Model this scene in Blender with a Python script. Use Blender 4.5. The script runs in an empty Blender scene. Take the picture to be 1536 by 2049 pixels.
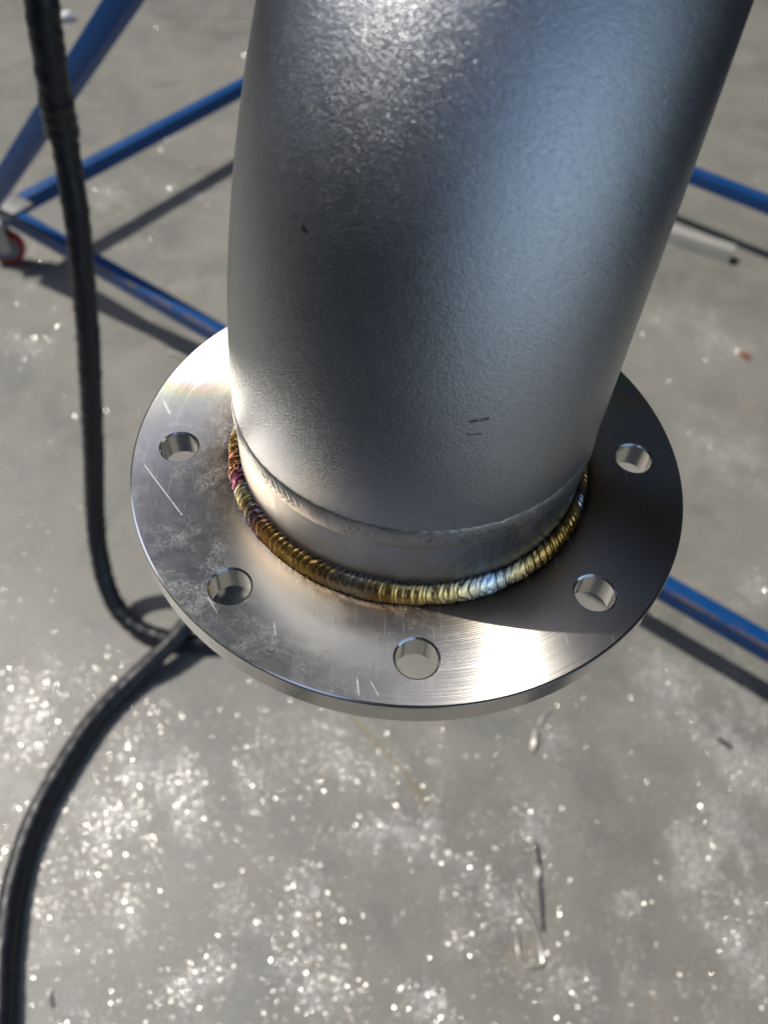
import bpy, bmesh, math, random
from mathutils import Vector, Matrix, noise
random.seed(7)
S = bpy.context.scene
COL = S.collection
PI = math.pi
R = math.radians
ZF = 1.2615                      # height of the flange's top face above the floor

# ------------------------------------------------------------------ camera
cd = bpy.data.cameras.new('camera')
cam = bpy.data.objects.new('camera', cd)
COL.objects.link(cam)
S.camera = cam
rt = Vector((0.99880008, -0.00890051, 0.04815796))
dn = Vector((0.02214114, -0.79504331, -0.60614842))
fw = Vector((0.04368269, 0.60648736, -0.79389225))
m = Matrix((( rt.x, -dn.x, -fw.x, 0), (rt.y, -dn.y, -fw.y, 0), (rt.z, -dn.z, -fw.z, 0), (0, 0, 0, 1)))
m.translation = Vector((-0.031294, -0.284978, ZF + 0.321035))
cam.matrix_world = m
cd.sensor_fit = 'VERTICAL'
cd.sensor_height = 24.0
cd.sensor_width = 18.0
cd.lens = 24.0 * 1637.0 / 2049.0
cd.clip_start = 0.01
cd.clip_end = 400
cd.dof.use_dof = True
cd.dof.focus_distance = 0.385
cd.dof.aperture_fstop = 4.6
cd.dof.aperture_blades = 7

# ------------------------------------------------------------------ light
SUN_AZ, SUN_EL = R(-69), R(57)   # azimuth from +Y towards +X
L = Vector((math.sin(SUN_AZ) * math.cos(SUN_EL), math.cos(SUN_AZ) * math.cos(SUN_EL), math.sin(SUN_EL)))
w = bpy.data.worlds.new('World')
S.world = w
w.use_nodes = True
wn = w.node_tree
bg = wn.nodes['Background']
sk = wn.nodes.new('ShaderNodeTexSky')
sk.sky_type = 'NISHITA'
sk.sun_disc = False
sk.sun_elevation = SUN_EL
sk.sun_rotation = SUN_AZ
sk.air_density = 1.0
sk.dust_density = 1.2
wn.links.new(sk.outputs[0], bg.inputs[0])
bg.inputs[1].default_value = 0.15
sd = bpy.data.lights.new('sun', 'SUN')
sd.energy = 2.1
sd.angle = R(0.5)
sd.color = (1.0, 0.95, 0.86)
so = bpy.data.objects.new('sun', sd)
COL.objects.link(so)
so.rotation_euler = (-L).to_track_quat('-Z', 'Y').to_euler()
so.location = L * 12
S.view_settings.view_transform = 'Standard'
S.view_settings.look = 'None'
S.view_settings.gamma = 1
S.view_settings.exposure = 0.78
S.render.engine = 'CYCLES'
S.cycles.use_denoising = True
S.cycles.sample_clamp_indirect = 2.5
S.cycles.max_bounces = 8

# ------------------------------------------------------------------ helpers
class NT:
    """small shader writer"""
    def __init__(s, name):
        s.m = bpy.data.materials.new(name)
        s.m.use_nodes = True
        s.t = s.m.node_tree
        s.b = s.t.nodes['Principled BSDF']
        s.tc = s.t.nodes.new('ShaderNodeTexCoord')
    def n(s, typ, **kw):
        x = s.t.nodes.new(typ)
        for k, v in kw.items():
            setattr(x, k, v)
        return x
    def put(s, node, key, val):
        i = node.inputs[key]
        if hasattr(val, 'is_output'):
            s.t.links.new(val, i)
        else:
            i.default_value = val
    def set(s, **kw):
        for k, v in kw.items():
            s.put(s.b, k.replace('_', ' '), v)
    def noise(s, scale, detail=2.0, rough=0.5, vec=None, dist=0.0, dim='3D'):
        x = s.n('ShaderNodeTexNoise', noise_dimensions=dim)
        x.inputs['Scale'].default_value = scale
        x.inputs['Detail'].default_value = detail
        x.inputs['Roughness'].default_value = rough
        x.inputs['Distortion'].default_value = dist
        if dim != '1D':
            s.t.links.new(vec or s.tc.outputs['Object'], x.inputs['Vector'])
        return x.outputs['Fac']
    def ramp(s, fac, stops, interp='LINEAR'):
        x = s.n('ShaderNodeValToRGB')
        x.color_ramp.interpolation = interp
        e = x.color_ramp.elements
        while len(e) < len(stops):
            e.new(0.5)
        for k, (p, c) in enumerate(stops):
            e[k].position = p
            e[k].color = (c, c, c, 1) if isinstance(c, (int, float)) else (*c, 1)
        s.put(x, 0, fac)
        return x.outputs[0]
    def math(s, op, a, b=0.0, c=0.0):
        x = s.n('ShaderNodeMath', operation=op)
        s.put(x, 0, a); s.put(x, 1, b); s.put(x, 2, c)
        return x.outputs[0]
    def mix(s, fac, a, b, mode='MIX'):
        x = s.n('ShaderNodeMix', data_type='RGBA', blend_type=mode)
        s.put(x, 0, fac)
        s.put(x, 6, a if hasattr(a, 'is_output') else (*a, 1))
        s.put(x, 7, b if hasattr(b, 'is_output') else (*b, 1))
        return x.outputs[2]
    def bump(s, h, strength=0.3, dist=0.001, prev=None):
        x = s.n('ShaderNodeBump')
        s.put(x, 'Strength', strength); s.put(x, 'Distance', dist); s.put(x, 'Height', h)
        if prev is not None:
            s.t.links.new(prev, x.inputs['Normal'])
        return x.outputs[0]
    def sep(s, vec=None):
        x = s.n('ShaderNodeSeparateXYZ')
        s.t.links.new(vec or s.tc.outputs['Object'], x.inputs[0])
        return x.outputs

def link(name, me, mat=None, parent=None):
    o = bpy.data.objects.new(name, me)
    COL.objects.link(o)
    if mat is not None and not me.materials:
        me.materials.append(mat)
    if parent is not None:
        o.parent = parent
    return o

def obj(name, bm, mat, parent=None, smooth=True, sharp=30, recalc=True):
    if recalc:
        bmesh.ops.recalc_face_normals(bm, faces=bm.faces)
    me = bpy.data.meshes.new(name)
    bm.to_mesh(me)
    bm.free()
    if smooth:
        me.shade_smooth()
        me.set_sharp_from_angle(angle=R(sharp))
    return link(name, me, mat, parent)

def thing(name, label, cat, loc=(0, 0, 0), rotz=0.0, group=None):
    o = bpy.data.objects.new(name, None)
    o.empty_display_size = 0.05
    COL.objects.link(o)
    o.location = loc
    o.rotation_euler = (0, 0, rotz)
    return tag(o, label, cat, group)

def tag(o, label, cat, group=None):
    o['label'] = label
    o['category'] = cat
    if group:
        o['group'] = group
    return o

def struct(o):
    o['kind'] = 'structure'
    return o

def box(bm, cx, cy, cz, sx, sy, sz, rot=None, bev=0.0):
    r = bmesh.ops.create_cube(bm, size=1.0)
    vs = r['verts']
    for v in vs:
        v.co = Vector((v.co.x * sx, v.co.y * sy, v.co.z * sz))
        if rot is not None:
            v.co = rot @ v.co
        v.co += Vector((cx, cy, cz))
    if bev > 0:
        es = list({e for v in vs for e in v.link_edges})
        bmesh.ops.bevel(bm, geom=es, offset=bev, segments=3, profile=0.5, affect='EDGES')

def catmull(pts, per=10):
    P = [Vector(p) for p in pts]
    P = [P[0] * 2 - P[1]] + P + [P[-1] * 2 - P[-2]]
    out = []
    for i in range(1, len(P) - 2):
        a, b, c, d = P[i - 1:i + 3]
        for k in range(per):
            t = k / per
            out.append(0.5 * ((2 * b) + (c - a) * t + (2 * a - 5 * b + 4 * c - d) * t * t + (3 * b - a - 3 * c + d) * t ** 3))
    out.append(P[-2])
    return out

def tube(bm, pts, rad, seg=16, caps=True):
    """sweep a circle (rad: number or f(i, angle, arc length)) along pts with a rotation-minimising frame"""
    T = [(pts[min(i + 1, len(pts) - 1)] - pts[max(i - 1, 0)]).normalized() for i in range(len(pts))]
    u = T[0].orthogonal().normalized()
    rows = []
    s = 0.0
    for i, p in enumerate(pts):
        if i:
            s += (p - pts[i - 1]).length
            u = (u - T[i] * u.dot(T[i])).normalized()
        v = T[i].cross(u)
        row = []
        for k in range(seg):
            a = 2 * PI * k / seg
            r = rad(i, a, s) if callable(rad) else rad
            row.append(bm.verts.new(p + (u * math.cos(a) + v * math.sin(a)) * r))
        rows.append(row)
    for i in range(len(rows) - 1):
        for k in range(seg):
            bm.faces.new((rows[i][k], rows[i][(k + 1) % seg], rows[i + 1][(k + 1) % seg], rows[i + 1][k]))
    if caps:
        bm.faces.new(rows[0][::-1])
        bm.faces.new(rows[-1])
    return rows

def lathe(bm, prof, seg=192, closed=False):
    rows = [[bm.verts.new((r * math.sin(2 * PI * k / seg), r * math.cos(2 * PI * k / seg), z)) for k in range(seg)] for r, z in prof]
    n = len(rows)
    for i in range(n if closed else n - 1):
        a, b = rows[i], rows[(i + 1) % n]
        for k in range(seg):
            bm.faces.new((a[k], a[(k + 1) % seg], b[(k + 1) % seg], b[k]))
    return rows

# ------------------------------------------------------------------ floor
DUST = [(0.71, 0.42, 0.118, 0.055), (0.80, 0.28, 0.07, 0.16), (0.78, 0.06, 0.05, 0.07), (0.33, 0.10, 0.03, 0.09), (0.22, 0.12, 0.07, 0.02), (0.02, 0.28, 0.08, 0.05), (0.05, 0.16, 0.10, 0.04), (0.81, 0.37, 0.064, 0.073), (0.75, 0.23, 0.08, 0.112), (0.74, 0.12, 0.058, 0.078), (0.62, 0.1, 0.066, 0.034), (0.59, 0.15, 0.048, 0.027), (0.16, 0.3, 0.012, 0.088), (0.14, 0.23, 0.019, 0.056), (0.23, 0.07, 0.055, 0.033), (0.27, 0.02, 0.036, 0.048), (0.3, 0.17, 0.057, 0.045), (0.16, -0.03, 0.061, 0.046), (0.12, -0.1, 0.051, 0.036), (0.42, -0.08, 0.078, 0.044), (0.47, 0.05, 0.028, 0.025), (-0.12, 0.33, 0.089, 0.06), (-0.16, 0.4, 0.061, 0.032), (-0.52, 0.05, 0.069, 0.063), (-0.48, 0.02, 0.069, 0.047), (-0.43, 0.14, 0.072, 0.051), (-0.28, 0.25, 0.086, 0.056), (-0.39, 0.23, 0.113, 0.073), (-0.15, 0.05, 0.08, 0.048), (-0.08, -0.07, 0.059, 0.044), (-0.28, -0.07, 0.058, 0.036), (-0.9, 1.49, 0.096, 0.081), (-1.0, 1.75, 0.102, 0.114), (-0.81, 2.16, 0.113, 0.111), (-0.67, 2.25, 0.183, 0.073), (-0.54, 1.79, 0.09, 0.043), (-0.7, 2.63, 0.072, 0.086), (-0.55, 2.23, 0.1, 0.059), (0.95, 1.7, 0.11, 0.059), (1.05, 1.58, 0.092, 0.055), (1.02, 1.11, 0.068, 0.101), (0.92, 1.16, 0.068, 0.104), (1.66, 3.5, 0.14, 0.059), (0.91, 0.72, 0.048, 0.054), (0.65, 0.51, 0.066, 0.047), (0.66, -0.03, 0.036, 0.046), (0.37, 0.33, 0.061, 0.041), (-0.77, 1.96, 0.093, 0.052), (-0.66, 0.32, 0.048, 0.059), (-0.67, 0.43, 0.05, 0.063)]
DUSTG = {}
for e in DUST:                   # bucket the patches so that a lookup stays cheap
    for i in range(int((e[0] - 3 * e[2]) // 0.25), int((e[0] + 3 * e[2]) // 0.25) + 1):
        for j in range(int((e[1] - 3 * e[3]) // 0.25), int((e[1] + 3 * e[3]) // 0.25) + 1):
            DUSTG.setdefault((i, j), []).append(e)

def dust(x, y):
    g = 0.0
    for cx, cy, a, b in DUSTG.get((int(x // 0.25), int(y // 0.25)), ()):
        g += math.exp(-1.1 * (((x - cx) / a) ** 2 + ((y - cy) / b) ** 2))
    n = noise.fractal(Vector((x * 13 + y * 4, y * 9 - x * 3, 0.3)), 0.75, 2.1, 6) * 0.5 + 0.5
    ridge = 1.0 - abs(noise.fractal(Vector((x * 6 + 3.0, y * 4 + x * 2, 4.4)), 0.8, 2.1, 4)) * 2.2
    n2 = noise.noise(Vector((x * 2.3, y * 2.3, 5.1))) * 0.5 + 0.5
    v = 1.5 * min(g, 1.2) * max(0.0, n * 2.4 - 0.75) * (0.45 + 0.7 * max(0.0, ridge)) + 0.55 * n2 * max(0.0, ridge - 0.55) * max(0.0, n * 2.0 - 0.7)
    return max(0.0, min(1.0, v))

def axis_lines(lo, hi, step, far):
    v = [lo + step * i for i in range(int((hi - lo) / step) + 1)]
    s, a = step, v[-1]
    while a < far:
        s *= 1.5; a += s; v.append(a)
    s, a = step, v[0]
    while a > -far:
        s *= 1.5; a -= s; v.insert(0, a)
    return v

xs = axis_lines(-1.7, 2.1, 0.011, 60)
ys = axis_lines(-0.4, 4.3, 0.013, 60)
nx, ny = len(xs), len(ys)
fme = bpy.data.meshes.new('floor')
fv = [(x, y, 0.0) for y in ys for x in xs]
ff = [(j * nx + i, j * nx + i + 1, (j + 1) * nx + i + 1, (j + 1) * nx + i) for j in range(ny - 1) for i in range(nx - 1)]
fme.from_pydata(fv, [], ff)
at = fme.attributes.new('dust', 'FLOAT', 'POINT')
at.data.foreach_set('value', [dust(x, y) if (-1.75 < x < 2.15 and -0.45 < y < 4.35) else 0.03 for x, y, z in fv])

f = NT('painted_concrete')
big = f.ramp(f.noise(1.9, 5, 0.62, dist=0.8), [(0.32, 0.0), (0.66, 1.0)])
mid = f.noise(9, 5, 0.65, dist=0.6)
fine = f.noise(260, 3, 0.7)
base = f.mix(big, (0.150, 0.154, 0.140), (0.240, 0.238, 0.218))
base = f.mix(f.ramp(mid, [(0.35, 0.0), (0.75, 0.75)]), base, (0.265, 0.245, 0.21))
rust = f.ramp(f.noise(5.2, 3, 0.6, dist=0.4), [(0.66, 0.0), (0.78, 0.35)])
base = f.mix(rust, base, (0.30, 0.20, 0.12))
base = f.mix(f.ramp(f.noise(48, 4, 0.7), [(0.66, 0.0), (0.72, 0.5)]), base, (0.13, 0.125, 0.11))
da = f.n('ShaderNodeAttribute', attribute_name='dust')
df = f.math('MULTIPLY', da.outputs['Fac'], f.ramp(fine, [(0.28, 0.35), (0.62, 1.0)]))
base = f.mix(f.math('MULTIPLY', df, 0.20), base, (0.62, 0.61, 0.585))
f.set(Base_Color=base, Roughness=f.ramp(mid, [(0.3, 0.36), (0.8, 0.64)]), Normal=f.bump(f.noise(420, 3, 0.6), 0.25, 0.0006))
floor = struct(link('floor', fme, f.m))

GX, GY, GS = -1.9, -0.5, 0.012
GW, GH = 350, 420
dgrid = [[dust(GX + i * GS, GY + j * GS) for i in range(GW)] for j in range(GH)]
def dustg(x, y):
    i, j = int((x - GX) / GS), int((y - GY) / GS)
    return dgrid[j][i] if 0 <= i < GW and 0 <= j < GH else 0.0
# metal swarf glitter: uncountable tiny flakes lying tilted on the floor
fl = NT('swarf_flake')
fl.set(Base_Color=(0.82, 0.79, 0.74, 1), Metallic=0.9, Roughness=0.25)
vv, qq = [], []
rnd = random.Random(3)
cnt = 0
tries = 0
while cnt < 190000 and tries < 2400000:
    tries += 1
    y = -0.4 + 4.6 * rnd.random() ** 1.9
    half = 0.72 + (y + 0.3) * 0.30
    x = rnd.uniform(-half - 0.02, half + 0.1)
    d = dustg(x, y)
    drift = noise.noise(Vector((x * 5 + y * 2, y * 6, 9.0))) * 0.5 + 0.5
    left = (0.16 if y < 0.55 else 0.05) * drift * drift * 2.2
    if rnd.random() > left + d * 1.1:
        continue
    cnt += 1
    s = 0.00030 + 0.0006 * rnd.random() ** 4
    if y > 1.2:
        s *= 1.25
    q = Matrix.Rotation(rnd.uniform(0, 2 * PI), 3, 'Z') @ Matrix.Rotation(abs(rnd.gauss(0, 0.33)), 3, 'X')
    a, b = s * rnd.uniform(0.7, 1.5), s * rnd.uniform(0.6, 1.0)
    cs = [q @ Vector((sx * a, sy * b, 0)) for sx, sy in ((-1, -1), (1, -1), (0.8, 1), (-0.9, 0.8))]
    lift = 0.0004 - min(c.z for c in cs)
    k = len(vv)
    vv += [(x + c.x, y + c.y, lift + c.z) for c in cs]
    qq.append((k, k + 1, k + 2, k + 3))
sme = bpy.data.meshes.new('metal_swarf')
nfl = len(qq)
tries = 0
while len(qq) < nfl + 70000 and tries < 2200000:   # dull pale grinding grit among the flakes
    tries += 1
    y = -0.4 + 4.6 * rnd.random() ** 1.5
    half = 0.72 + (y + 0.3) * 0.30
    x = rnd.uniform(-half - 0.02, half + 0.1)
    if rnd.random() > 0.02 + (2.2 if x > 0.5 else 0.9) * dustg(x, y):
        continue
    s = 0.00045 + 0.0009 * rnd.random() ** 3
    k = len(vv)
    a = rnd.uniform(0, PI)
    c, d2 = math.cos(a) * s, math.sin(a) * s
    vv += [(x + c, y + d2, 0.0006), (x - d2, y + c, 0.0009), (x - c, y - d2, 0.0006), (x + d2, y - c, 0.0012)]
    qq.append((k, k + 1, k + 2, k + 3))
sme.from_pydata(vv, [], qq)
gt = NT('pale_grit')
gt.set(Base_Color=(0.76, 0.755, 0.74, 1), Roughness=0.6)
sme.materials.append(fl.m); sme.materials.append(gt.m)
sme.polygons.foreach_set('material_index', [0] * nfl + [1] * (len(qq) - nfl))
sw = link('metal_swarf', sme, fl.m)
sw['kind'] = 'stuff'
sw['label'] = 'glittering metal swarf and grinding dust scattered over the floor'

# ------------------------------------------------------------------ unseen walls and roof added to shape reflections and shade
wl = NT('dull_added_sheet')
wx = wl.sep()
wl.set(Base_Color=wl.mix(wl.noise(0.8, 4), (0.085, 0.078, 0.069), (0.125, 0.115, 0.100)), Roughness=0.7)
pw = NT('pale_added_sheet')
pw.set(Base_Color=pw.mix(pw.noise(0.8, 4), (0.20, 0.205, 0.205), (0.27, 0.27, 0.26)), Roughness=0.6)
def added_sheet_wall(name, x0, y0, x1, y1, h, mat):
    a, b = Vector((x0, y0, 0)), Vector((x1, y1, 0))
    d = (b - a); ln = d.length; d.normalize()
    nrm = Vector((-d.y, d.x, 0))
    bm = bmesh.new()
    n = int(ln / 0.3)
    prof = []
    for i in range(n):          # trapezoid corrugation
        for t, o in ((0.0, 0.0), (0.35, 0.0), (0.45, 0.035), (0.9, 0.035)):
            prof.append(a + d * (ln * (i + t) / n) + nrm * o)
    prof.append(b)
    lo = [bm.verts.new(p) for p in prof]
    hi = [bm.verts.new(p + Vector((0, 0, h))) for p in prof]
    for i in range(len(prof) - 1):
        bm.faces.new((lo[i], lo[i + 1], hi[i + 1], hi[i]))
    return struct(obj(name, bm, mat, None, smooth=False))
added_sheet_wall('added_wall', -14, 8.0, 16, 8.0, 15.0, wl.m)            # added beyond, dark in the flange's reflection
added_sheet_wall('added_wall', -4.0, 0.6, -12, 0.6, 8.5, wl.m)          # added behind left, darkens pipe reflections and shades the floor there
added_sheet_wall('added_wall', -4.0, -7.0, -4.0, 0.6, 8.5, wl.m)
added_sheet_wall('added_wall', 1.3, -7.0, -4.0, -7.0, 9.0, wl.m)
added_sheet_wall('added_wall', 6.0, 8.0, 6.0, -1.6, 8.0, pw.m)            # added on the right, paler to bounce fill
added_sheet_wall('added_low_wall', -7.0, 0.7, -7.0, 8.0, 4.2, pw.m)  # added low wall, trims the reflected sky and bounces fill

bm = bmesh.new()
box(bm, 4.1, 1.55, 5.08, 9.8, 9.7, 0.12)  # slab added overhead, keeps the zenith sky out of the flange's reflection
added_canopy = struct(obj('added_canopy_roof', bm, wl.m, None, smooth=False))
for k in range(7):
    bm = bmesh.new()
    box(bm, 4.1, -3.1 + 1.55 * k, 4.93, 9.7, 0.10, 0.176)  # beams added under the slab, out of view
    o = obj('added_roof_beam', bm, wl.m, added_canopy, smooth=False)

# ------------------------------------------------------------------ pipe spool
spool = thing('pipe_spool', 'grainy stainless pipe elbow welded onto a shiny bolt-hole flange, hanging over the floor', 'pipe', (0, 0, ZF))
RN, RO, RB, RH = 0.0869, 0.1425, 0.1194, 0.0095
PHI = 1.1772
BEND = 0.2363
H0 = 0.0425

# -- turned steel of the flange
st = NT('turned_steel')
x, y, z = st.sep()
rr = st.math('POWER', st.math('ADD', st.math('MULTIPLY', x, x), st.math('MULTIPLY', y, y)), 0.5)
g = st.n('ShaderNodeTexNoise', noise_dimensions='1D')
st.t.links.new(st.math('MULTIPLY', rr, 1.0), g.inputs['W'])
g.inputs['Scale'].default_value = 2600
g.inputs['Detail'].default_value = 2
smu = st.noise(26, 8, 0.66, dist=0.9)
smu2 = st.noise(150, 6, 0.75, dist=0.4)
left = st.ramp(st.math('MULTIPLY_ADD', x, -4.0, 0.5), [(0.22, 0.0), (0.75, 1.0)])
film = st.math('MULTIPLY', st.math('MULTIPLY', st.ramp(smu, [(0.40, 0.0), (0.66, 0.9)]), st.math('MULTIPLY', st.ramp(smu2, [(0.36, 0.25), (0.60, 1.0)]), st.ramp(st.noise(800, 2), [(0.38, 0.35), (0.60, 1.0)]))), left)
film = st.math('MAXIMUM', film, st.math('MULTIPLY', left, st.ramp(smu2, [(0.35, 0.08), (0.65, 0.22)])))
def seg_mask(ax, ay, bx, by, wd):
    dx, dy = bx - ax, by - ay
    l2 = dx * dx + dy * dy
    px = st.math('SUBTRACT', x, ax); py = st.math('SUBTRACT', y, ay)
    t = st.math('DIVIDE', st.math('ADD', st.math('MULTIPLY', px, dx), st.math('MULTIPLY', py, dy)), l2)
    tn = st.n('ShaderNodeClamp'); st.put(tn, 0, t); t = tn.outputs[0]
    ex = st.math('SUBTRACT', px, st.math('MULTIPLY', t, dx)); ey = st.math('SUBTRACT', py, st.math('MULTIPLY', t, dy))
    d2 = st.math('ADD', st.math('MULTIPLY', ex, ex), st.math('MULTIPLY', ey, ey))
    return st.math('LESS_THAN', d2, wd * wd)
scr = None
for a in ((-0.135, -0.013, -0.112, -0.044, 0.00028), (-0.026, -0.129, -0.025, -0.137, 0.00026), (-0.132, 0.032, -0.128, 0.024, 0.0006), (0.020, -0.139, 0.020, -0.1412, 0.0003), (-0.063, -0.058 - 0.045, -0.062, -0.064 - 0.045, 0.0002), (-0.020, -0.131, -0.017, -0.137, 0.00018), (-0.094, -0.090, -0.089, -0.098, 0.00018)):
    k = seg_mask(*a)
    scr = k if scr is None else st.math('MAXIMUM', scr, k)
scr = st.math('MULTIPLY', scr, st.ramp(st.noise(900, 2), [(0.3, 0.3), (0.5, 1.0)]))
for ang_, sx_, sy_, lo_ in ((0.5, 1500, 45, 0.690), (2.0, 1300, 60, 0.700), (1.1, 1800, 30, 0.685), (-0.5, 1400, 40, 0.70)):   # crossing hairline scratches
    mp = st.n('ShaderNodeMapping'); st.t.links.new(st.tc.outputs['Object'], mp.inputs[0])
    mp.inputs['Rotation'].default_value = (0, 0, ang_); mp.inputs['Scale'].default_value = (sx_, sy_, 1)
    ns = st.noise(1.0, 1.5, 0.5, vec=mp.outputs[0])
    scr = st.math('MAXIMUM', scr, st.ramp(ns, [(lo_, 0.0), (lo_ + 0.05, 0.40)]))
tint = st.ramp(st.math('MULTIPLY_ADD', st.noise(60, 4), 0.004, st.math('SUBTRACT', rr, 0.002)), [(0.0945, (0.06, 0.05, 0.05)), (0.0962, (0.40, 0.28, 0.17)), (0.0985, (0.54, 0.42, 0.29)), (0.105, (0.64, 0.57, 0.48)), (0.114, (0.63, 0.615, 0.585))])
for cx_, cy_, rad_ in ((-0.118, 0.060, 0.034), (0.128, 0.062, 0.030)):     # diffraction rainbow of the highlights painted into the base colour
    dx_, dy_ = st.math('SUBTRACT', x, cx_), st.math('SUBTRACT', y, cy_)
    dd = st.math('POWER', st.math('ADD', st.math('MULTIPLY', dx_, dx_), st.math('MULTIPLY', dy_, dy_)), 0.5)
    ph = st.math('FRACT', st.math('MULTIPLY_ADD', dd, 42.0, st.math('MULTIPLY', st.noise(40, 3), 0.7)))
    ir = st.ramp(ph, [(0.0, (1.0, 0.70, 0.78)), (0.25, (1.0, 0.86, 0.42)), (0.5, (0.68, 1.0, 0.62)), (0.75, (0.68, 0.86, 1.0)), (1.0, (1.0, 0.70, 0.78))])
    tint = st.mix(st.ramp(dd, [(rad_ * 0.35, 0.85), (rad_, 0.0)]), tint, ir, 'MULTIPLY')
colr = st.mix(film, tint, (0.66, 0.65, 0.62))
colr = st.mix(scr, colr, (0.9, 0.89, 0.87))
met = st.math('SUBTRACT', 1.0, st.math('MAXIMUM', st.math('MULTIPLY', film, 0.50), st.math('MULTIPLY', scr, 0.6)))
rou = st.math('ADD', st.math('MULTIPLY_ADD', film, 0.14, 0.25), st.math('MULTIPLY', g.outputs['Fac'], 0.10))
tg = st.n('ShaderNodeTangent', direction_type='RADIAL', axis='Z')
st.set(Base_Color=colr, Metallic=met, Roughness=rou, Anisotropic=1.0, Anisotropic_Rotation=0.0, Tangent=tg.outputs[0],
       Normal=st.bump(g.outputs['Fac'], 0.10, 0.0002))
# -- bored steel of holes, chamfers and rim
bo = NT('bored_steel')
bo.set(Base_Color=(0.64, 0.62, 0.585, 1), Metallic=1.0, Roughness=bo.ramp(bo.noise(900, 2), [(0.3, 0.14), (0.7, 0.22)]))

bm = bmesh.new()
CH, TH = 0.0010, 0.0150
SEG, HS = 256, 56
def ring(cx, cy, r, z, n):
    return [bm.verts.new((cx + r * math.sin(2 * PI * k / n), cy + r * math.cos(2 * PI * k / n), z)) for k in range(n)]
def bridge(a, b, mi):
    for k in range(len(a)):
        fc = bm.faces.new((a[k], a[(k + 1) % len(a)], b[(k + 1) % len(b)], b[k]))
        fc.material_index = mi
def loop_edges(a):
    return [bm.edges.new((a[k], a[(k + 1) % len(a)])) for k in range(len(a))]
def face_with_holes(z, ro, rin, chh):
    o_ = ring(0, 0, ro, z, SEG); i_ = ring(0, 0, rin, z, SEG)
    hs = []
    for k in range(8):
        a = -PI / 2 + k * PI / 4
        hs.append(ring(RB * math.cos(a), RB * math.sin(a), RH + chh, z, HS))
    es = loop_edges(o_) + loop_edges(i_)
    for h in hs:
        es += loop_edges(h)
    bmesh.ops.triangle_fill(bm, use_beauty=True, use_dissolve=False, edges=es)
    return o_, i_, hs
to, ti, th = face_with_holes(0.0, RO - CH, RN - 0.004, 0.0009)
nf = len(bm.faces)
bo_, bi_, bh = face_with_holes(-TH, RO - CH, RN - 0.004, 0.0006)
e1 = ring(0, 0, RO - 0.0003, -CH * 0.35, SEG); e2 = ring(0, 0, RO, -CH, SEG); e3 = ring(0, 0, RO, -TH + CH, SEG)
bridge(to, e1, 1); bridge(e1, e2, 1); bridge(e2, e3, 1); bridge(e3, bo_, 1)
bridge(ti, bi_, 1)
for k in range(8):
    a = -PI / 2 + k * PI / 4
    cx, cy = RB * math.cos(a), RB * math.sin(a)
    c1 = ring(cx, cy, RH, -0.0009, HS); c2 = ring(cx, cy, RH, -TH + 0.0006, HS)
    bridge(th[k], c1, 1); bridge(c1, c2, 1); bridge(c2, bh[k], 1)
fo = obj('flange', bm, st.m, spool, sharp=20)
fo.data.materials.append(bo.m)

# -- brushed collar between the two welds
co = NT('brushed_collar')
v = co.n('ShaderNodeMapping'); co.t.links.new(co.tc.outputs['Object'], v.inputs[0]); v.inputs['Scale'].default_value = (1, 1, 0.25)
br = co.noise(420, 4, 0.6, vec=v.outputs[0])
sp = co.ramp(co.noise(95, 5, 0.75), [(0.62, 0.0), (0.70, 0.75)])
cc = co.mix(co.noise(28, 4), (0.40, 0.40, 0.405), (0.50, 0.50, 0.50))
cc = co.mix(sp, cc, (0.30, 0.30, 0.31))
cx_, cy_, cz_ = co.sep()
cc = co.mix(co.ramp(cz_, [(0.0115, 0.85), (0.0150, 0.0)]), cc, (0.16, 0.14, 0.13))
co.set(Base_Color=cc, Metallic=1.0, Roughness=co.ramp(br, [(0.3, 0.30), (0.7, 0.42)]), Normal=co.bump(br, 0.12, 0.0003))
bm = bmesh.new()
lathe(bm, [(RN, -0.012), (RN, 0.0), (RN, 0.012), (RN, 0.024), (RN, 0.037), (RN - 0.004, 0.037), (RN - 0.004, -0.012)], 256, closed=True)
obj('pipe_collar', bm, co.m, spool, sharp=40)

# -- fillet weld: a stack of ripples with heat tints
STOPS = [(-180, (0.72, 0.48, 0.18)), (-170, (0.56, 0.34, 0.11)), (-161, (0.58, 0.50, 0.38)), (-152, (0.50, 0.33, 0.14)), (-147, (0.72, 0.44, 0.13)), (-138, (0.80, 0.50, 0.15)),
         (-131, (0.76, 0.42, 0.11)), (-126, (0.46, 0.22, 0.13)), (-122, (0.24, 0.15, 0.20)), (-116, (0.66, 0.54, 0.24)), (-111, (0.78, 0.70, 0.40)), (-107.5, (0.60, 0.13, 0.30)), (-105, (0.72, 0.25, 0.42)),
         (-102, (0.62, 0.27, 0.07)), (-98, (0.52, 0.18, 0.10)), (-93, (0.70, 0.38, 0.09)), (-85, (0.66, 0.45, 0.17)), (-40, (0.5, 0.4, 0.2)), (0, (0.55, 0.44, 0.25)), (70, (0.56, 0.42, 0.2)), (100, (0.54, 0.33, 0.10)), (106, (0.52, 0.31, 0.09)),
         (110, (0.10, 0.10, 0.16)), (113, (0.42, 0.50, 0.54)), (117, (0.58, 0.36, 0.11)), (130, (0.50, 0.28, 0.07)), (140, (0.54, 0.33, 0.10)), (149, (0.62, 0.45, 0.22)), (154, (0.56, 0.54, 0.46)), (158, (0.52, 0.58, 0.60)), (162, (0.64, 0.58, 0.44)), (168, (0.76, 0.54, 0.24)), (180, (0.72, 0.48, 0.18))]
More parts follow.
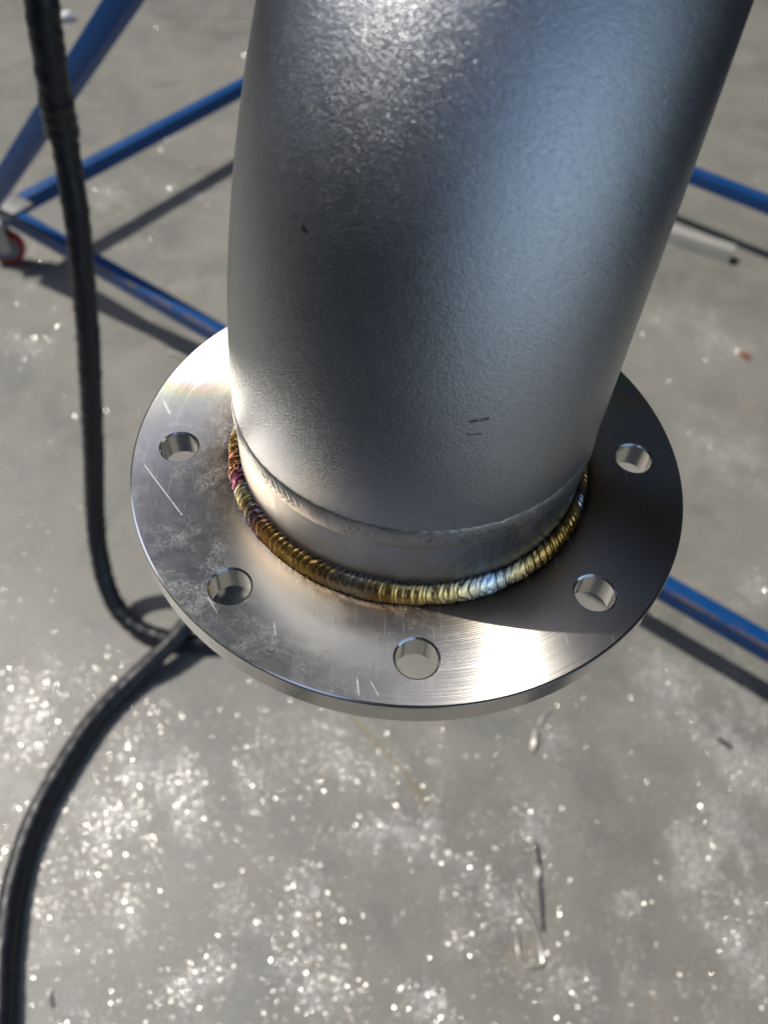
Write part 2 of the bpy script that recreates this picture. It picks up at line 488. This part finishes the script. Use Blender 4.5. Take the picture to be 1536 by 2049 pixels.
def heat(azd):
    for (a, c), (b, d) in zip(STOPS, STOPS[1:]):
        if a <= azd <= b:
            t = (azd - a) / (b - a)
            return [c[i] + (d[i] - c[i]) * t for i in range(3)]
    return STOPS[0][1]
NR, SUB, SEC = 176, 14, 18
wr = random.Random(11)
amp = [wr.uniform(0.25, 1.35) for _ in range(NR)]
off = [wr.uniform(-0.12, 0.12) for _ in range(NR)]
tone = [wr.uniform(0.92, 1.12) for _ in range(NR)]
bm = bmesh.new()
cl = bm.verts.layers.float_color.new('weld_tint')
nt = NR * SUB
rows = []
for i in range(nt):
    az = 2 * PI * i / nt
    azd = math.degrees(az); azd = azd - 360 if azd > 180 else azd
    nz = noise.noise(Vector((math.sin(az) * 6, math.cos(az) * 6, 2.2)))
    nq = noise.noise(Vector((math.sin(az) * 30, math.cos(az) * 30, 7.2)))
    lump = 1.0 if -109 < azd < -88 else 0.0
    wid = 0.97 + 0.08 * nz + 0.06 * nq + 0.04 * lump
    row = []
    for j in range(SEC + 1):
        t = j / SEC
        ph = i / SUB - 1.25 * (1 - (2 * t - 1) ** 2) * (0.85 + 0.35 * nz) + 0.75 * nq + 1.6 * nz
        kf = math.floor(ph); fr = ph - kf
        kk = int(kf) % NR
        saw = (fr ** 0.7) * (1 - max(0, (fr - 0.82) / 0.18)) if fr > 0 else 0
        env = math.sin(PI * t) ** 0.6 if 0 < t < 1 else 0.0
        a0, b0 = Vector((RN - 0.0002, 0.0105 * wid)), Vector((RN + 0.0067 * wid, -0.0001))
        p = a0.lerp(b0, t)
        nrm = Vector((0.82, 0.57))
        bul = 0.0015 * math.sin(PI * t) + (0.00058 * amp[kk] * (saw - 0.45) + lump * 0.0014 * noise.noise(Vector((az * 45, t * 3, 1.0)))) * env
        edge = 0.00035 * noise.noise(Vector((math.sin(az) * 160, math.cos(az) * 160, t)))
        p = p + nrm * bul + Vector((edge, 0)) * (1 if t > 0.8 else 0)
        vtx = bm.verts.new((p.x * math.sin(az), p.x * math.cos(az), p.y))
        h = [c * 1.38 for c in heat(max(-180, min(180, azd + 1.0 * nq)))]
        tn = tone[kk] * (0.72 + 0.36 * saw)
        gr = 1.0 - 0.9 * max(0, 0.5 - t)  # dark pipe reflection painted into the bead's upper half
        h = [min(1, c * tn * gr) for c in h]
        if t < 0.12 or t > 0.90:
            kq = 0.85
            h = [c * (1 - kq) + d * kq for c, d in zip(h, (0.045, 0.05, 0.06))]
        vtx[cl] = (*h, 1)
        row.append(vtx)
    rows.append(row)
for i in range(nt):
    a, b = rows[i], rows[(i + 1) % nt]
    for j in range(SEC):
        bm.faces.new((a[j], b[j], b[j + 1], a[j + 1]))
we = NT('heat_tinted_weld')
ha = we.n('ShaderNodeAttribute', attribute_name='weld_tint')
we.set(Base_Color=ha.outputs['Color'], Metallic=1.0, Roughness=we.ramp(we.noise(500, 3), [(0.3, 0.17), (0.7, 0.31)]), Normal=we.bump(we.noise(1500, 2), 0.10, 0.0002))
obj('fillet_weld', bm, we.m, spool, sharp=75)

# -- dressed butt weld
bw = NT('dressed_weld')
bwn = bw.noise(160, 5, 0.7, dist=0.8)
pit = bw.ramp(bw.noise(210, 2, 0.5), [(0.70, 0.0), (0.72, 1.0)])
bwc = bw.mix(pit, bw.mix(bwn, (0.36, 0.345, 0.33), (0.58, 0.565, 0.54)), (0.02, 0.02, 0.025))
bw.set(Base_Color=bwc, Metallic=bw.math('SUBTRACT', 1.0, pit), Roughness=bw.ramp(bwn, [(0.3, 0.30), (0.7, 0.48)]), Normal=bw.bump(bwn, 0.4, 0.0006))
def butt_weld(place, parent, nrip=150, lo=-0.0068, hi=0.0072, seed=1.0):
    bm = bmesh.new()
    sub, sec = 9, 14
    n = nrip * sub
    rows = []
    for i in range(n):
        az = 2 * PI * i / n
        nz = noise.noise(Vector((math.sin(az) * 5, math.cos(az) * 5, seed)))
        nq = noise.noise(Vector((math.sin(az) * 22, math.cos(az) * 22, seed + 3)))
        azd = math.degrees(az)
        clear = max(0.20, min(1.0, 0.55 + 1.8 * nz))
        row = []
        for j in range(sec + 1):
            t = j / sec
            zz = lo + (hi - lo) * t + 0.0007 * nq * (1 if 0 < j < sec else 1.4) 
            ph = i / sub + 2.2 * (1 - (2 * t - 1) ** 2) + 0.3 * nq
            fr = ph - math.floor(ph)
            env = math.sin(PI * t) ** 0.5 if 0 < t < 1 else 0
            r = RN + (-0.0004 if j in (0, sec) else 0.00005) + 0.0007 * (1 - (2 * t - 1) ** 4) * env + 0.00042 * clear * (fr - 0.5) * env
            row.append(bm.verts.new(place(r * math.sin(az), r * math.cos(az), zz)))
        rows.append(row)
    for i in range(n):
        a, b = rows[i], rows[(i + 1) % n]
        for j in range(sec):
            bm.faces.new((a[j], b[j], b[j + 1], a[j + 1]))
    return obj('butt_weld', bm, bw.m, parent, sharp=70)
butt_weld(lambda a, b, c: Vector((a, b, H0 + c)), spool)

# -- blasted elbow
el = NT('blasted_steel')
gr = el.noise(1650, 2, 0.5)
gr2 = el.noise(600, 3, 0.5)
pat = el.noise(16, 5, 0.6, dist=0.6)
mark = el.math('MULTIPLY', el.ramp(el.noise(60, 4, 0.7, dist=1.2), [(0.70, 0.0), (0.76, 0.5)]), 1.0)
ec = el.mix(pat, (0.42, 0.435, 0.46), (0.54, 0.55, 0.565))
ec = el.mix(mark, ec, (0.25, 0.25, 0.26))
ex_, ey_, ez_ = el.sep()
for p0, p1, wd in (((0.0119, -0.0798, 0.1076), (0.0183, -0.0787, 0.1082), 0.00065), ((0.0117, -0.0808, 0.1018), (0.0164, -0.0801, 0.1017), 0.00055), ((-0.0481, -0.0445, 0.1606), (-0.0470, -0.0455, 0.1602), 0.0009)):
    d = [b - a for a, b in zip(p0, p1)]
    l2 = sum(c * c for c in d)
    q = [el.math('SUBTRACT', e, a) for e, a in zip((ex_, ey_, ez_), p0)]
    t = el.math('DIVIDE', el.math('ADD', el.math('ADD', el.math('MULTIPLY', q[0], d[0]), el.math('MULTIPLY', q[1], d[1])), el.math('MULTIPLY', q[2], d[2])), l2)
    cn = el.n('ShaderNodeClamp'); el.put(cn, 0, t); t = cn.outputs[0]
    r = [el.math('SUBTRACT', a, el.math('MULTIPLY', t, c)) for a, c in zip(q, d)]
    d2 = el.math('ADD', el.math('ADD', el.math('MULTIPLY', r[0], r[0]), el.math('MULTIPLY', r[1], r[1])), el.math('MULTIPLY', r[2], r[2]))
    mk = el.math('MULTIPLY', el.math('LESS_THAN', d2, wd * wd), el.ramp(el.noise(1100, 2), [(0.36, 0.15), (0.52, 0.9)]))
    ec = el.mix(mk, ec, (0.05, 0.05, 0.055))
el.set(Base_Color=ec, Metallic=1.0, Roughness=el.ramp(pat, [(0.3, 0.27), (0.7, 0.33)]),
       Normal=el.bump(gr2, 0.12, 0.0004, el.bump(gr, 0.85, 0.00034)))
UX = Vector((math.cos(PHI), math.sin(PHI), 0))
UZ = Vector((0, 0, 1))
bm = bmesh.new()
pts = [Vector((0, 0, H0 + 0.004))]
NB = 72
for i in range(0, NB + 1):
    s = PI / 2 * i / NB
    if i == 0:
        continue
    pts.append(UX * BEND * (1 - math.cos(s)) + UZ * (H0 + BEND * math.sin(s)))
def sweep_arc(pts, rad, seg=160):
    side = UX.cross(UZ)
    rows = []
    for i, p in enumerate(pts):
        t = (pts[min(i + 1, len(pts) - 1)] - pts[max(i - 1, 0)]).normalized()
        if i == 0: t = UZ.copy()
        nn = side.cross(t).normalized()
        rows.append([bm.verts.new(p + (side * math.cos(2 * PI * k / seg) + nn * math.sin(2 * PI * k / seg)) * rad) for k in range(seg)])
    for i in range(len(rows) - 1):
        for k in range(seg):
            bm.faces.new((rows[i][k], rows[i][(k + 1) % seg], rows[i + 1][(k + 1) % seg], rows[i + 1][k]))
sweep_arc(pts, RN)
obj('pipe_elbow', bm, el.m, spool)
E0 = UX * BEND + UZ * (H0 + BEND)
bm = bmesh.new()
tube(bm, [E0 + UX * a for a in (0.006, 0.2, 0.5, 0.9)], RN, 160, caps=False)
tube(bm, [E0 + UX * a for a in (0.006, 0.2, 0.5, 0.9)], RN - 0.004, 160, caps=False)
obj('straight_pipe', bm, el.m, spool)
Q = Matrix((UX.cross(UZ), UZ, UX)).transposed()
butt_weld(lambda a, b, c: E0 + Q @ Vector((a, b, c)), spool, seed=9.0)

# ------------------------------------------------------------------ welding hose
hs = NT('black_hose_cover')
hn = hs.noise(60, 4, 0.6)
hs.set(Base_Color=hs.mix(hn, (0.004, 0.006, 0.011), (0.012, 0.014, 0.020)), Roughness=hs.ramp(hn, [(0.3, 0.32), (0.7, 0.55)]), Normal=hs.bump(hs.noise(180, 3), 0.3, 0.001))
HP = [(-0.70, 1.30, 1.72), (-0.52, 1.10, 1.45), (-0.436,0.976,1.271), (-0.419,0.884,1.232), (-0.418,0.849,1.192), (-0.421,0.830,1.145), (-0.428,0.827,1.088), (-0.436,0.827,1.020), (-0.440,0.826,0.954), (-0.444,0.810,0.870), (-0.454,0.796,0.775), (-0.469, 0.782, 0.665), (-0.490, 0.769, 0.540), (-0.514, 0.751, 0.400), (-0.536, 0.729, 0.275), (-0.548, 0.696, 0.165), (-0.541, 0.655, 0.085), (-0.513, 0.611, 0.042)]
HP += [(-0.462, 0.574, 0.024), (-0.381, 0.552, 0.020), (-0.287, 0.556, 0.022), (-0.087, 0.604, 0.030), (0.078, 0.717, 0.020), (0.117, 0.887, 0.020), (0.021, 1.041, 0.020), (-0.142, 1.052, 0.020), (-0.254, 0.918, 0.025), (-0.304, 0.735, 0.044), (-0.346, 0.603, 0.058), (-0.399, 0.525, 0.048), (-0.464, 0.460, 0.022), (-0.523, 0.376, 0.020), (-0.567, 0.270, 0.020), (-0.596, 0.164, 0.020), (-0.601, 0.062, 0.020), (-0.587, -0.046, 0.020), (-0.566, -0.145, 0.020), (-0.541, -0.266, 0.020), (-0.50, -0.45, 0.020), (-0.45, -0.7, 0.020)]
hose = thing('welding_hose', 'black sleeved welding torch hose hanging down and curling across the floor', 'hose', (-0.47, 0.58, 0))
hp = [p - Vector((-0.47, 0.58, 0)) for p in catmull(HP, 14)]
def hose_r(i, a, s, top=14 * 7 + 6):
    wv = noise.noise(Vector((s * 24 + 0.6 * math.sin(a), math.cos(a) * 0.8, math.sin(a) * 0.8)))
    fine = noise.noise(Vector((s * 95 + 1.3 * math.cos(a), a * 0.6, 3.0)))
    return (0.0208 if i < top else 0.0188) + 0.0014 * wv + 0.0013 * fine + 0.0012 * (0.5 + 0.5 * math.sin(s * 2 * PI / 0.030 + a)) ** 3
bm = bmesh.new()
tube(bm, hp, hose_r, 22)
obj('hose_sleeve', bm, hs.m, hose, sharp=60)
tp = NT('black_tape')
tp.set(Base_Color=(0.012, 0.013, 0.017, 1), Roughness=tp.ramp(tp.noise(120, 3), [(0.3, 0.26), (0.7, 0.42)]))
bm = bmesh.new()
k0 = 14 * 7 - 1
tube(bm, hp[k0:k0 + 12], lambda i, a, s: 0.0232 + 0.0005 * math.sin(s * 330) + 0.0004 * noise.noise(Vector((s * 60, math.cos(a), math.sin(a)))), 22)
obj('tape_cuff', bm, tp.m, hose, sharp=60)
for k1, ln in ((14 * 5 + 9, 6), (14 * 6 + 5, 7)):
    bm = bmesh.new()
    tube(bm, hp[k1:k1 + ln], lambda i, a, s: 0.0212 + 0.0007 * math.sin(a + s * 200), 22)
    obj('tape_wrap', bm, tp.m, hose, sharp=60)

# ------------------------------------------------------------------ rolling frame
bl = NT('blue_paint')
bn = bl.noise(14, 5, 0.65)
wear = bl.ramp(bl.noise(30, 6, 0.75, dist=0.6), [(0.62, 0.0), (0.70, 0.8)])
bc = bl.mix(bn, (0.002, 0.042, 0.16), (0.004, 0.070, 0.24))
bc = bl.mix(wear, bc, (0.13, 0.085, 0.06))
bx_, by_, bz_ = bl.sep()
edge = bl.math('MULTIPLY', bl.math('LESS_THAN', bl.math('ABSOLUTE', by_), 0.0045), bl.math('GREATER_THAN', bz_, 0.190))
edge = bl.math('MULTIPLY', edge, bl.ramp(bl.noise(11, 6, 0.7), [(0.42, 0.0), (0.52, 0.9)]))
bc = bl.mix(edge, bc, (0.15, 0.10, 0.065))
bl.set(Base_Color=bc, Roughness=bl.ramp(bn, [(0.3, 0.42), (0.7, 0.58)]), Specular_IOR_Level=0.35, Normal=bl.bump(bl.noise(120, 3), 0.1, 0.0006))
FR = math.atan2(-0.598, 0.801)
frame = thing('rolling_frame', 'blue painted square tube frame on castors standing behind the flange', 'frame', (-1.044, 1.830, 0), FR)
ZT = 0.197
def bar(name, cx, cy, cz, sx, sy, sz, rot=None, mat=None):
    bm = bmesh.new()
    box(bm, cx, cy, cz, sx, sy, sz, rot, 0.0018)
    return obj(name, bm, mat or bl.m, frame, sharp=40)
LL, WW = 2.86, 1.58
bar('base_rail', LL / 2 - 0.03, 0.019, ZT - 0.022, LL, 0.038, 0.044)
bar('base_rail', LL / 2 - 0.03, WW - 0.019, ZT - 0.022, LL, 0.038, 0.044)
bar('base_rail', -0.011, WW / 2, ZT - 0.0225, 0.038, WW - 0.078, 0.044)
bar('base_rail', LL - 0.049, WW / 2, ZT - 0.0225, 0.038, WW - 0.078, 0.044)
ang = math.atan2(0.66, 0.69)
bar('brace', 0.0 + 0.5 * 1.2 * math.cos(ang) - 0.03, -0.028, ZT + 0.5 * 1.2 * math.sin(ang), 1.2, 0.044, 0.044, Matrix.Rotation(-ang, 3, 'Y'))
gy = NT('galvanised_plate')
gy.set(Base_Color=gy.mix(gy.noise(60, 4), (0.30, 0.30, 0.31), (0.45, 0.45, 0.45)), Metallic=0.8, Roughness=0.5)
bar('corner_plate', 0.005, 0.03, ZT + 0.004, 0.10, 0.09, 0.006, None, gy.m)
red = NT('red_tyre')
red.set(Base_Color=(0.30, 0.015, 0.015, 1), Roughness=0.45)
gh = NT('grey_hub')
gh.set(Base_Color=(0.15, 0.17, 0.20, 1), Roughness=0.5)
def castor(cx, cy, turn):
    fk = bmesh.new()
    M3 = Matrix.Rotation(turn, 3, 'Z')
    box(fk, cx, cy, 0.1485, 0.085, 0.075, 0.008, M3, 0.002)
    for sgn in (-1, 1):
        o = M3 @ Vector((0, sgn * 0.024, 0))
        box(fk, cx + o.x, cy + o.y, 0.096, 0.04, 0.004, 0.097, M3, 0.001)
    fo = obj('castor', fk, gy.m, frame, sharp=40)
    def wheel(name, prof, mat, par):
        b = bmesh.new()
        rows = lathe(b, prof, 40, closed=True)
        X = Matrix.Rotation(turn, 4, 'Z') @ Matrix.Rotation(PI / 2, 4, 'X')
        X.translation = Vector((cx, cy, 0.0552))
        b.transform(X)
        return obj(name, b, mat, par, sharp=40)
    wheel('tyre', [(0.041, -0.015), (0.052, -0.015), (0.055, -0.009), (0.055, 0.009), (0.052, 0.015), (0.041, 0.015)], red.m, fo)
    wheel('hub', [(0.006, -0.017), (0.012, -0.017), (0.014, -0.011), (0.0405, -0.012), (0.0405, 0.012), (0.014, 0.011), (0.012, 0.017), (0.006, 0.017)], gh.m, fo)
castor(-0.044, 0.002, 0.75)
castor(LL - 0.05, 0.02, 0.2)
castor(0.0, WW - 0.03, -0.4)
castor(LL - 0.05, WW - 0.03, 1.1)

# ------------------------------------------------------------------ loose things on the floor
al = NT('bare_aluminium')
al.set(Base_Color=al.mix(al.noise(40, 4), (0.62, 0.60, 0.56), (0.74, 0.72, 0.68)), Metallic=0.55, Roughness=0.45)
bm = bmesh.new()
W, T, LEN = 0.046, 0.003, 0.62
for (a, b, sa, sb) in ((0, W / 2 - T / 2, W, T), (0, -W / 2 + T / 2, W, T), (-W / 2 + T / 2, 0, T, W - 2 * T - 0.0002), (W / 2 - T / 2, 0, T, W - 2 * T - 0.0002)):
    box(bm, 0, a, b + W / 2 + 0.0005, LEN, sa, sb, None, 0.0006)
tb = obj('square_tube', bm, al.m, None, sharp=40)
tdir = Vector((0.197, -0.111, 0)).normalized()
tb.location = Vector((1.203, 1.998, 0)) - tdir * (LEN / 2)
tb.rotation_euler = (0, 0, math.atan2(tdir.y, tdir.x))
tag(tb, 'short bare metal square tube offcut lying on the floor right of the pipe', 'metal offcut')

def lump(name, loc, sx, sy, sz, rot, mat, label, cat, seed, group=None):
    bm = bmesh.new()
    bmesh.ops.create_icosphere(bm, subdivisions=3, radius=1.0)
    for v in bm.verts:
        n = noise.noise(v.co * 1.7 + Vector((seed, 0, 0))) * 0.45
        c = v.co * (1 + n)
        v.co = Vector((c.x * sx, c.y * sy, max(-0.6, c.z) * sz))
    zmin = min(v.co.z for v in bm.verts)
    for v in bm.verts:
        v.co.z -= zmin - 0.0005
    o = obj(name, bm, mat, None, sharp=50)
    o.location = loc
    o.rotation_euler = (0, 0, rot)
    return tag(o, label, cat, group)
ru = NT('rusty_brown'); ru.set(Base_Color=ru.mix(ru.noise(150, 4), (0.17, 0.055, 0.025), (0.36, 0.13, 0.06)), Roughness=0.75)
dk = NT('dark_scrap'); dk.set(Base_Color=(0.03, 0.03, 0.032, 1), Roughness=0.6)
wh = NT('white_scrap'); wh.set(Base_Color=(0.78, 0.79, 0.82, 1), Roughness=0.6)
br_ = NT('brown_clamp'); br_.set(Base_Color=br_.mix(br_.noise(80, 4), (0.10, 0.08, 0.045), (0.20, 0.16, 0.09)), Roughness=0.7)
lump('rusty_chip', (1.121, 1.530, 0), 0.020, 0.009, 0.006, -0.75, ru.m, 'small rust-brown chip lying at the right edge of the floor', 'rust chip', 1.3)
lump('dark_chip', (0.747, 0.347, 0), 0.017, 0.0045, 0.004, -0.7, dk.m, 'small dark scrap in the bright dust at lower right', 'scrap', 4.1)
lump('white_scrap', (-1.299, 3.558, 0), 0.045, 0.030, 0.02, 0.5, wh.m, 'small white scrap behind the blue brace at top left', 'scrap', 2.2)
lump('brown_clamp', (-0.935, 1.955, 0), 0.045, 0.018, 0.018, -0.6, br_.m, 'brown dirty clamp lying by the frame corner', 'clamp', 6.2)

def ribbon(name, pts, wd, th, mat, label, cat, per=6, twist=0.0, group=None):
    P = catmull(pts, per)
    bm = bmesh.new()
    rows = []
    for i, p in enumerate(P):
        t = (P[min(i + 1, len(P) - 1)] - P[max(i - 1, 0)]).normalized()
        sd_ = t.cross(UZ).normalized()
        up = sd_.cross(t)
        a = twist * i / len(P)
        s2 = sd_ * math.cos(a) + up * math.sin(a)
        u2 = up * math.cos(a) - sd_ * math.sin(a)
        rows.append([bm.verts.new(p + s2 * wd * x + u2 * th * y) for x, y in ((-1, -1), (1, -1), (1, 1), (-1, 1))])
    for i in range(len(rows) - 1):
        for k in range(4):
            bm.faces.new((rows[i][k], rows[i][(k + 1) % 4], rows[i + 1][(k + 1) % 4], rows[i + 1][k]))
    bm.faces.new(rows[0][::-1]); bm.faces.new(rows[-1])
    return tag(obj(name, bm, mat, None, sharp=35), label, cat, group)
shv = NT('bright_shaving'); shv.set(Base_Color=(0.80, 0.77, 0.72, 1), Metallic=0.7, Roughness=0.32)
stw = NT('yellow_straw'); stw.set(Base_Color=(0.25, 0.20, 0.10, 1), Roughness=0.6)
ribbon('metal_shaving', [(0.346, 0.325, 0.006), (0.352, 0.346, 0.010), (0.358, 0.370, 0.007)], 0.0042, 0.0006, shv.m, 'bright upright metal shaving on the floor just below the flange rim', 'metal shaving', twist=0.5)
ribbon('metal_shaving', [(0.366, 0.381, 0.003), (0.378, 0.398, 0.004), (0.396, 0.416, 0.003)], 0.0022, 0.0006, shv.m, 'thin dull shaving pointing up to the flange rim', 'metal shaving', twist=0.8)
ribbon('yellow_straw', [(-0.018, 0.399, 0.003), (0.052, 0.323, 0.003), (0.095, 0.272, 0.004), (0.133, 0.218, 0.003)], 0.0020, 0.0014, stw.m, 'thin yellowish straw lying on the floor below the flange', 'straw')
ribbon('wire_scrap', [(0.284, 0.078, 0.004), (0.293, 0.050, 0.007), (0.312, 0.020, 0.006), (0.318, -0.012, 0.006), (0.320, -0.050, 0.006), (0.305, -0.056, 0.007), (0.286, -0.052, 0.005), (0.279, -0.030, 0.008), (0.282, 0.0, 0.006)], 0.0030, 0.0008, shv.m, 'twisted loop of thin bright metal strip on the floor at lower right', 'metal strip', twist=2.4)
ribbon('bright_sliver', [(0.326, 0.084, 0.005), (0.329, 0.096, 0.009), (0.330, 0.108, 0.006)], 0.0042, 0.0006, shv.m, 'bright silver sliver above the twisted metal strip', 'metal shaving', twist=0.4)
ribbon('dark_wire', [(0.333, 0.150, 0.003), (0.336, 0.118, 0.004), (0.333, 0.080, 0.003), (0.331, 0.045, 0.004), (0.328, 0.0, 0.003)], 0.0026, 0.0014, dk.m, 'short dark wire beside the bright sliver at lower right', 'wire')
ribbon('curled_shaving', [(-0.506, -0.088, 0.004), (-0.503, -0.102, 0.007), (-0.494, -0.114, 0.004)], 0.0026, 0.0006, shv.m, 'small curled metal shaving near the hose at bottom left', 'metal shaving', twist=0.6)
ribbon('grey_strip', [(-0.545, 1.472, 0.004), (-0.515, 1.458, 0.006), (-0.480, 1.445, 0.004)], 0.006, 0.0008, shv.m, 'pale metal strip on the floor left of the flange by the blue rail', 'metal strip')
